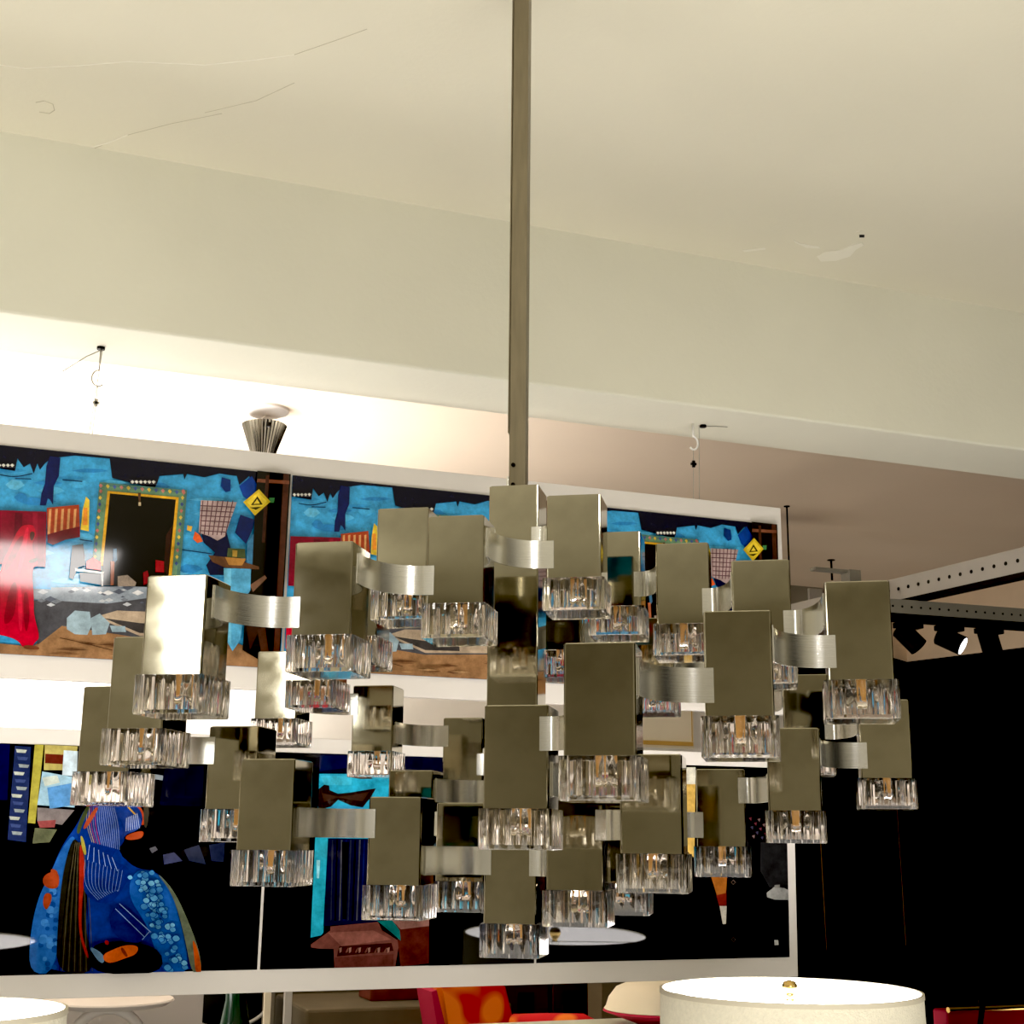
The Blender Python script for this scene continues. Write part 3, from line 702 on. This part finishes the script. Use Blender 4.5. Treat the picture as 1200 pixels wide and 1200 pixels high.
def spot(u, v, ang, tilt, label, lit):
    r0 = ray(u, v); d = b1 - a1
    t = (a1.x*d.y - a1.y*d.x) / (r0.x*d.y - r0.y*d.x)
    p = CAM + r0*t; p.z = a1.z - .0845
    r = empty('track_spotlight', p, 0); tag(r, label, 'spotlight', 'black track spotlights')
    bm = bmesh.new(); box(bm, -.055, .055, .0, .045, -.022, -.001, bev=.003); link('track_adapter', bm, M['black'], r, rot=(0,0,math.atan2(d.y, d.x)))
    bm = bmesh.new(); tube(bm, [(0,.02,-.02),(0,.02,-.035)], .012, 12); link('stem', bm, M['black'], r)
    R_ = Vector((math.sin(ang)*math.cos(tilt), -math.cos(ang)*math.cos(tilt), -math.sin(tilt)))
    c = Vector((0,.02,-.058)); bm = bmesh.new()
    tube(bm, [c - R_*.052, c - R_*.047, c + R_*.052], .038, 24, radii=[.032,.038,.038]); head = link('lamp_head', bm, M['black'], r, smooth=True)
    bm = bmesh.new(); tube(bm, [c + R_*.0523, c + R_*.0535], .033, 24); link('lamp_face', bm, M['lampon'] if lit else M['black'], head)
spot(1068, 727, .75, .85, 'black unlit track spotlight nearest the nickel chandelier, tilted down', False)
spot(1116, 727, .7, .5, 'lit black track spotlight with a glowing white face', True)
spot(1163, 735, -.25, 1.15, 'unlit black track spotlight on the far side of the lit one', False)
# threaded hanger rods
def hang_rod(u0, v0, v1, Zt, label, r=.004):
    p = on_z(u0, v0, Zt)
    q = CAM + (p-CAM); 
    # length from image row v1 at the same distance
    rr = ray(u0, v1); s = math.hypot(p.x, p.y)/math.hypot(rr.x, rr.y); z1 = CAMZ + rr.z*s
    bm = bmesh.new(); tube(bm, [(0,0,0),(0,0,z1-Zt)], r, 8); lathe(bm, [(.0001,-.004),(r*3.4,-.004),(r*3.4,0)], 12)
    tag(link('hanger_rod', bm, M['black'], None, p), label, 'rod', 'ceiling hanger rods')
hang_rod(922, 593, 690, ZC, 'long thin dark rod dropping from the ceiling beside the blue house panel')
hang_rod(974, 656, 680, ZC, 'short dark rod above the start of the pale rail', .006)
hang_rod(1182, 690, 712, CAMZ+1.38 if False else ZC, 'short dark rod dropping toward the grey rail above the spotlights', .006)
bp = on_z(985, 668, ZR+.04)
r = empty('rail_clamp', bp); tag(r, 'dark steel clamp bracket at the start of the pale rail', 'clamp')
bm = bmesh.new(); box(bm, -.13, .06, -.02, .02, -.012, 0, bev=.002); box(bm, .02, .075, -.03, .03, -.12, .0, bev=.002); link('clamp_plate', bm, M['rail_g'], r)
jb = CAM + (on_z(946, 687, ZR+.01) - CAM)*1.12
r = empty('junction_box', jb); tag(r, 'dark junction box with a pale switch block behind the chandelier arm', 'box')
bm = bmesh.new(); box(bm, -.14, .17, 0, .08, -.12, .0, bev=.006); link('box_body', bm, M['rail_g'], r)
bm = bmesh.new(); box(bm, -.0, .07, -.012, .002, -.11, -.01, bev=.003); link('switch_block', bm, M['rail'], r)

# bulkhead and dark far area (right)
YD = 7.0
c0 = on_y(1063, 775, YD); zb = c0.z
Pr = on_z(1200, 758, zb); Pl = on_z(1040, 768, zb)
Pr = c0 + (Pr - c0)*1.6; Pl = c0 + (Pl - c0)*1.5
def poly_prism(pts, z0, z1):
    bm = bmesh.new(); lo = [bm.verts.new((q.x, q.y, z0)) for q in pts]; hi = [bm.verts.new((q.x, q.y, z1)) for q in pts]; n = len(pts)
    for q in range(n): bm.faces.new((lo[q], lo[(q+1)%n], hi[(q+1)%n], hi[q]))
    bm.faces.new(lo); bm.faces.new(hi); return bm
aw = Vector((c0.x, c0.y, 0)).normalized()*1.0
struct('trim_2', poly_prism([Pl, c0, Pr, Pr+aw, Pl+aw], zb, ZC+.02), M['wall_tan'])
ins = aw*.03
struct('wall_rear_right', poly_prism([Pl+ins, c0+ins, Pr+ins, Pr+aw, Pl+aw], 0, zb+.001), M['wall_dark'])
xd = on_y(900, 800, 8.3).x
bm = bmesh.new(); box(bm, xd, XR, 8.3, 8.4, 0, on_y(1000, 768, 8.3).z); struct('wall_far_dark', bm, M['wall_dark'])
# dark mirror-like cabinet door frame seen as thin bronze lines
def px_frame(name, quad_px, Y, w, m, label, cat):
    c = [on_y(u, v, Y) for u, v in quad_px]; o0 = c[0].copy()
    r = empty(name, o0); tag(r, label, cat)
    bm = bmesh.new()
    quad(bm, [q - o0 + Vector((0,.01,0)) for q in c]); link('door_leaf', bm, M['wall_dark'], r)
    bm = bmesh.new(); tube(bm, [q - o0 for q in c] + [Vector((0,0,0))], w, 6); link('door_edge', bm, m, r)
    xs = [q.x - o0.x for q in c]; bm = bmesh.new(); box(bm, min(xs)-.04, max(xs)+.04, .02, .4, -o0.z, .06, bev=.004); link('cabinet_carcass', bm, M['wall_dark'], r)
px_frame('dark_cabinet', [(959,930),(969,1113),(1062,1108),(1050,925)], 4.6, .004, M['brass_dark'], 'tall black cabinet with thin bronze edging beside the lower photo panel', 'cabinet')

# ------------------------------------------------------------------ foreground lampshades
def drum(loc, R, h, label, tl):
    r = empty('table_lamp', (loc.x, loc.y, 0)); tag(r, label, 'lamp', 'cream drum lamps in front of the photo panels')
    zt = loc.z
    bm = bmesh.new(); lathe(bm, [(R, zt), (R*1.02, zt-h), (R*1.02-.003, zt-h), (R-.0035, zt)], 96, closed=True); s = link('lamp_shade', bm, M['shade'], r, smooth=True)
    bm = bmesh.new(); lathe(bm, [(R-.0042, zt-.002), (R*1.02-.0042, zt-h+.002)], 96); link('shade_lining', bm, M['shade_in'], s, smooth=True)
    bm = bmesh.new(); lathe(bm, [(R+.0015, zt+.001), (R+.0018, zt-.008), (R-.004, zt-.008), (R-.004, zt+.001)], 96, closed=True); link('shade_rim', bm, M['shade_rim'], s, smooth=True)
    bm = bmesh.new()
    for q in range(3):
        a = q*2*PI/3 + .5; tube(bm, [(0,0,zt-.02),((R-.004)*math.cos(a),(R-.004)*math.sin(a),zt-.012)], .0012, 6)
    link('spider', bm, M['wire'], s)
    bm = bmesh.new(); lathe(bm, [(.0001, zt-.025),(.009,zt-.024),(.007,zt-.014),(.012,zt-.008),(.016,zt+.001),(.0155,zt+.009),(.011,zt+.016),(.0001,zt+.019)], 20); f = link('finial', bm, M['gold'], s, smooth='all')
    # diffuser disc below, stem and base
    bm = bmesh.new(); lathe(bm, [(.0001, zt-h*.55), (.05, zt-h*.55), (.05, zt-h*.62), (.0001, zt-h*.62)], 24); 
    bmesh.ops.remove_doubles(bm, verts=bm.verts, dist=1e-4); link('bulb_holder', bm, M['hook'], r)
    bm = bmesh.new(); lathe(bm, [(.012, zt-.02), (.012, zt-h-.05), (.03, zt-h-.08), (.11, zt-h-.22), (.12, zt-h-.34), (.07, zt-h-.45), (.09, zt-h-.48), (.0001, zt-h-.48)], 40); link('lamp_base', bm, M['brushed'], r, smooth=True)
    # small side table carrying it
    t = empty('side_table', (loc.x, loc.y, 0)); tag(t, tl, 'table')
    zt2 = zt-h-.482
    bm = bmesh.new(); lathe(bm, [(.0001, zt2), (.24, zt2), (.24, zt2-.025), (.0001, zt2-.025)], 40); link('table_top', bm, M['tabletop'], t)
    bm = bmesh.new(); tube(bm, [(0,0,zt2-.025),(0,0,.02)], .025, 16); link('table_pedestal', bm, M['black'], t)
    bm = bmesh.new(); lathe(bm, [(.0001,.0),(.17,.0),(.17,.015),(.03,.03),(.0001,.03)], 40); link('table_foot', bm, M['black'], t)
    lp = bpy.data.lights.new('bulb_light', 'POINT'); lp.energy = 7; lp.color = (1,.93,.82); lp.shadow_soft_size = .05
    lo = bpy.data.objects.new('bulb_light', lp); C.objects.link(lo); lo.location = (0,0,zt-h*.45); lo.parent = r
def at_depth(u, v, dist):   # dist along heading
    r = ray(u, v); h = r.x*math.sin(-YAW) + r.y*math.cos(-YAW); return CAM + r*(dist/h)
pl = at_depth(925.5, 1160, 2.85); drum(pl, .2538, .27, 'cream drum table lamp with brass finial standing in front of the dark prints', 'round side table carrying the drum lamp with the brass finial')
p2 = at_depth(-60, 1184, 2.33); drum(p2, .182, .24, 'cream drum table lamp cut by the frame under the figure in the blue shawl', 'round side table carrying the drum lamp at the frame edge')

# ------------------------------------------------------------------ things low behind the panels
# white partition with a ring-base table in front
ya = 4.3
x0 = on_y(-60,1180,ya).x; x1 = on_y(238,1180,ya).x
bm = bmesh.new(); box(bm, x0-ox if False else x0, x1, ya, ya+.06, 0, CAMZ-.18, bev=.002)
tag(link('display_partition', bm, mat('partition paint', (.5,.47,.45), .9)), 'plain white freestanding partition behind the lower photo panel', 'partition')
tp = on_y(128, 1174, ya-.35)
t = empty('ring_table', (tp.x, tp.y, 0)); tag(t, 'white oval topped table on a bent ring pedestal before the white partition', 'table')
bm = bmesh.new(); lathe(bm, [(.0001,tp.z-.012),(.15,tp.z-.008),(.168,tp.z+.004),(.165,tp.z+.008),(.0001,tp.z+.004)], 40); link('table_top', bm, M['mount'], t, smooth=True)
R2 = .11; bm = bmesh.new(); tube(bm, [(R2*math.cos(q*2*PI/36), 0, tp.z-.018-R2*1.25+R2*1.25*math.sin(q*2*PI/36)) for q in range(37)], .013, 12, cap=False); link('ring_pedestal', bm, M['mount'], t, smooth='all')
bm = bmesh.new(); tube(bm, [(0,0,tp.z-.02-R2*2.5),(0,0,.02)], .02, 14); lathe(bm, [(.0001,0),(.16,0),(.15,.02),(.0001,.025)], 32); link('table_foot', bm, M['mount'], t)
# dark niche with green bottle, hoop
nb = on_y(276, 1180, 4.68)
t = empty('green_bottle', (nb.x, nb.y, CAMZ-.95)); tag(t, 'tall dark green glass bottle beside the white partition edge', 'bottle')
zt = nb.z + .06 - (CAMZ-.95)
bm = bmesh.new(); lathe(bm, [(.0001,0),(.055,0),(.06,.02),(.06,zt-.16),(.045,zt-.1),(.034,zt-.04),(.034,zt),(.0001,zt)], 24); link('bottle_body', bm, M['green'], t, smooth=True)
bm = bmesh.new(); lathe(bm, [(.0001,zt),(.03,zt),(.03,zt+.03),(.0001,zt+.03)], 16); link('stopper', bm, M['black'], t)
t = empty('display_cabinet', (nb.x, 4.75, 0)); tag(t, 'low black cabinet standing behind the green bottle', 'cabinet')
xa = on_y(232,1180,4.75).x - nb.x; xb = on_y(316,1180,4.75).x - nb.x
bm = bmesh.new(); box(bm, xa, xb, .12, .5, 0, CAMZ-.3, bev=.004); link('cabinet_carcass', bm, M['black'], t)
bm = bmesh.new(); box(bm, xa, xb, -.15, .12, 0, CAMZ-.951, bev=.004); link('cabinet_shelf', bm, M['black'], t)
t2 = on_y(276, 1180, 4.85)
bm = bmesh.new(); tube(bm, [(.145*math.cos(PI+q*PI/20), 0, .085*math.sin(PI+q*PI/20)) for q in range(21)], .006, 8); link('rim_hoop', bm, M['rail_g'], t, (0, .1, t2.z+.02))
def post(u, w, Y, m, label, vtop=1150):
    p = on_y(u, 1180, Y); bm = bmesh.new(); box(bm, -w, w, -w, w, 0, on_y(u, vtop, Y).z, bev=.002)
    tag(link('slim_post', bm, M[m], None, (p.x, p.y, 0)), label, 'post', 'slim posts behind the lower photo panel')
post(313, .010, 4.4, 'creamc', 'slim cream post beside the green bottle')
post(337, .011, 4.3, 'rail', 'slim pale steel post before the olive plaster ledge')
# olive ledge with brick box
yl = 5.2
p0 = on_y(322, 1180, yl).x; p1 = on_y(530, 1180, yl).x
bm = bmesh.new(); box(bm, p0, p1, yl, yl+.35, 0, CAMZ-.38, bev=.01)
tag(link('plaster_ledge', bm, M['olive']), 'rough olive plaster ledge low behind the lower photo panel', 'ledge')
bm = bmesh.new(); box(bm, p0, p1+.05, yl-.5, yl-.002, 0, on_y(400, 1182, yl-.5).z, bev=.01)
tag(link('plaster_step', bm, M['brick'] if False else M['olive']), 'dark plaster step in front of the olive ledge', 'step')
bb = on_y(462, 1168, yl-.25); bb.z = on_y(400, 1182, yl-.5).z
bm = bmesh.new(); box(bm, -.11, .14, -.08, .08, .0, .12, bev=.006)
tag(link('brick_block', bm, M['brick'], None, (bb.x, bb.y, bb.z)), 'rough red brown brick block resting on the dark plaster step', 'block')
# floral armchair
yc = 4.4
ch = on_y(545, 1180, yc)
t = empty('armchair', (ch.x, yc, 0)); tag(t, 'armchair in orange and red floral cloth behind the lower photo panel', 'chair')
def prism(bm, pts, y0, y1):
    a = [bm.verts.new((x, y0, z)) for x, z in pts]; b = [bm.verts.new((x, y1, z)) for x, z in pts]; n = len(a)
    bm.faces.new(a); bm.faces.new(b[::-1])
    for q in range(n): bm.faces.new((a[q], a[(q+1)%n], b[(q+1)%n], b[q]))
def rel(u, v, Y=yc): p = on_y(u, v, Y); return (p.x - ch.x, p.z)
bm = bmesh.new(); prism(bm, [rel(506,1146), rel(578,1144), rel(586,1150), rel(600,1206), rel(640,1330), rel(560,1340), rel(520,1230)], -.05, .09)
bmesh.ops.bevel(bm, geom=bm.edges[:], offset=.014, segments=3, affect='EDGES'); link('backrest', bm, M['flower'], t, smooth=True)
bm = bmesh.new(); prism(bm, [rel(499,1160), rel(505,1158), rel(519,1215), rel(545,1330), rel(538,1332), rel(508,1215)], -.06, .1); link('back_edge', bm, M['crimson'], t)
bm = bmesh.new(); zt = on_y(630,1190,yc-.2).z; tube(bm, [(.13,-.1,zt-.035),(.2,-.2,zt-.03),(.29,-.28,zt-.025),(.33,-.3,zt-.03)], .04, 16, radii=[.03,.036,.036,.02]); link('armrest', bm, M['flower'], t, smooth='all')
bm = bmesh.new(); box(bm, .0, .52, -.35, .15, .34, .50, bev=.04, seg=3); link('seat', bm, M['flower'], t, smooth=True)
for sx in (.04,.48):
    for sy in (-.3,.1):
        bm = bmesh.new(); tube(bm, [(sx,sy,.35),(sx,sy,0)], .018, 10, radii=[.02,.013]); link('leg', bm, M['black'], t)
bm = bmesh.new(); tube(bm, [(.33,-.3,zt-.06),(.33,-.3,.45)], .014, 10); link('arm_support', bm, M['black'], t)
# red cabinet with two doors
ycab = 4.9
xa = on_y(585,1180,ycab).x; xb = on_y(706,1180,ycab).x; w = xb-xa
t = empty('lacquer_cabinet', (xa, ycab, 0)); tag(t, 'dark red lacquered cabinet with two square-pull doors behind the floral armchair', 'cabinet')
zc = CAMZ-.35
bm = bmesh.new(); box(bm, 0, w, .02, .5, 0, zc, bev=.004); link('carcass', bm, M['black'], t)
for q in range(2):
    dx0 = .008 + q*w*.49; bm = bmesh.new(); box(bm, dx0, dx0+w*.45, .0, .019, .1, zc-.02, bev=.003); d = link('door', bm, M['cabinet'], t)
    hp = on_y(616 if q == 0 else 669, 1175, ycab); bm = bmesh.new(); hx = hp.x-xa; box(bm, hx-.03, hx+.03, -.006, .0005, hp.z-.035, hp.z+.035); link('square_pull', bm, M['black'], d)
# pale pillar
pp0 = on_y(705,1180,4.6).x; pp1 = on_y(733,1180,4.6).x
bm = bmesh.new(); box(bm, pp0, pp1, 4.6, 4.72, 0, CAMZ-.3, bev=.003)
tag(link('pale_pillar', bm, M['olive']), 'narrow dull beige pillar between the red cabinet and the cream bowl', 'pillar')
# cream bowl shade on white table
bl = on_y(775, 1182, 3.74)
t = empty('bowl_shade', (bl.x, bl.y, bl.z)); tag(t, 'wide cream bowl with a dark underside standing behind the large drum lamp', 'bowl')
bm = bmesh.new(); lathe(bm, [(.0001,-.035),(.07,-.033),(.165,.0),(.16,.006),(.152,.03),(.13,.058),(.09,.075),(.0001,.08)], 48); link('bowl_body', bm, M['creamc'], t, smooth=True)
bm = bmesh.new(); lathe(bm, [(.0001,-.045),(.06,-.044),(.168,-.006),(.166,-.001),(.0001,-.036)], 48); link('bowl_foot', bm, M['crimson'], t, smooth=True)
zt = bl.z-.047
t = empty('glass_table', (bl.x-.1, bl.y, 0)); tag(t, 'pale glass topped table holding the cream bowl', 'table')
bm = bmesh.new(); box(bm, -.42, .5, -.2, .2, zt-.014, zt, bev=.003); link('table_top', bm, M['tabletop'], t)
for sx in (-.38,.46):
    for sy in (-.17,.17):
        bm = bmesh.new(); tube(bm, [(sx,sy,zt-.014),(sx,sy,0)], .014, 10); link('leg', bm, M['black'], t)
# cream canvas on the rear wall seen through the gap
ca = on_y(735, 815, 5.55); cb = on_y(816, 877, 5.55)
t = empty('cream_canvas', (ca.x, 5.57, cb.z)); tag(t, 'blank cream canvas with an ochre lower strip on the rear wall', 'picture')
w = cb.x-ca.x; h = ca.z-cb.z
bm = bmesh.new(); box(bm, 0, w, 0, .030, 0, h); link('canvas', bm, M['creamc'], t)
bm = bmesh.new(); box(bm, .0, w-.01, -.012, -.0005, .01, .028, bev=.001); link('ochre_strip', bm, M['ochre'], t)
bm = bmesh.new(); box(bm, w-.012, w-.008, -.003, -.0005, .03, h); link('edge_line', bm, M['ochre'], t)
# crimson sofa right
sp = on_y(1110, 1182, 5.0)
t = empty('crimson_bench', (sp.x, sp.y, 0)); tag(t, 'crimson upholstered bench back with gold top edge in the dark area', 'bench')
L = 1.3
bm = bmesh.new(); box(bm, 0, L, 0, .1, .4, sp.z-.008, bev=.01); link('back_cushion', bm, M['crimson'], t)
bm = bmesh.new(); tube(bm, [(0,-.005,sp.z-.005),(L,-.005,sp.z-.005)], .012, 10); link('gold_trim', bm, M['gold'], t)
bm = bmesh.new(); box(bm, 0, L, -.45, -.001, .3, .45, bev=.02); link('seat', bm, M['crimson'], t)
for sx in (.05, L-.05):
    for sy in (-.4, .05):
        bm = bmesh.new(); tube(bm, [(sx,sy,.4 if sy > 0 else .31),(sx,sy,0)], .02, 8); link('leg', bm, M['gold'], t)
ds = on_y(1148, 1195, 4.6)
t = empty('black_stand', (ds.x, ds.y, 0)); tag(t, 'slim black stand rising in front of the crimson bench', 'stand')
bm = bmesh.new(); tube(bm, [(0,0,.02),(0,0,ds.z-.02),(.02,0,ds.z+.06)], .011, 10); link('stem', bm, M['black'], t)
bm = bmesh.new(); lathe(bm, [(.0001,0),(.13,0),(.13,.015),(.0001,.02)], 32); link('base', bm, M['black'], t)
bm = bmesh.new(); lathe(bm, [(.0001,ds.z+.05),(.016,ds.z+.055),(.018,ds.z+.07),(.0001,ds.z+.085)], 20, c=(.02,0)); link('stem_knob', bm, M['black'], t)

# ------------------------------------------------------------------ lights
def area(name, loc, target, sx, sy, e, col=(1,.95,.85)):
    l = bpy.data.lights.new(name, 'AREA'); l.shape = 'RECTANGLE'; l.size = sx; l.size_y = sy; l.energy = e; l.color = col
    o = bpy.data.objects.new(name, l); C.objects.link(o); o.location = loc
    o.rotation_euler = (Vector(target)-Vector(loc)).to_track_quat('-Z','Y').to_euler(); return o
area('upfill_main', (.6,.2,.35), (.6,.201,3.1), 3.6, 3.0, 106, (1,.955,.87))  # added unseen fill, aimed up to brighten the ceiling
area('upfill_left', (-2.3,1.5,.35), (-2.3,1.501,3.1), 1.6, 1.6, 30, (1,.955,.87))  # unseen fill added to lift the left side
area('upfill_back', (-2.5,-3.0,.35), (-2.5,-3.001,3), 2.6, 1.2, 14, (1,.955,.87))  # added fill out of view behind the camera
area('ceiling_light', (.30,-1.85,3.09), (.30,-1.849,0), .62, 1.3, 70, (1,.96,.92))
area('upfill_near_right', (2.6,-3.2,.35), (2.6,-3.201,3), 3.0, .9, 40, (1,.955,.88))  # unseen fill added for the near right wall
area('wall_light', (-4.16,-1.2,2.66), (0,1.0,2.4), .5, .6, 22, (1,.98,.94))
o = area('rear_left_uplight', (.0,4.7,1.5), (-.1,4.8,3.1), 1.8, .8, 90, (1,.96,.93)); o.data.spread = 2.4
area('rear_left_wall', (-.3,4.6,1.0), (-.3,5.6,1.75), 1.8, .4, 26, (1,.97,.94))
area('rear_right_fill', (3.9,5.8,.6), (4.1,6.6,3.1), 1.5, 1.5, 18, (1,.88,.74))
w = bpy.data.worlds.new('world'); bpy.context.scene.world = w; w.use_nodes = True
w.node_tree.nodes['Background'].inputs[0].default_value = (.5,.45,.38,1); w.node_tree.nodes['Background'].inputs[1].default_value = .3
sc = bpy.context.scene
sc.view_settings.view_transform = 'Standard'; sc.view_settings.look = 'None'; sc.view_settings.exposure = 0
sc.view_settings.use_curve_mapping = True; sc.view_settings.curve_mapping.black_level = (.011,.011,.011); sc.view_settings.curve_mapping.update()
try:
    sc.cycles.max_bounces = 18; sc.cycles.transmission_bounces = 16; sc.cycles.glossy_bounces = 5; sc.cycles.diffuse_bounces = 4
    sc.cycles.sample_clamp_indirect = 6; sc.cycles.use_denoising = True
except Exception: pass
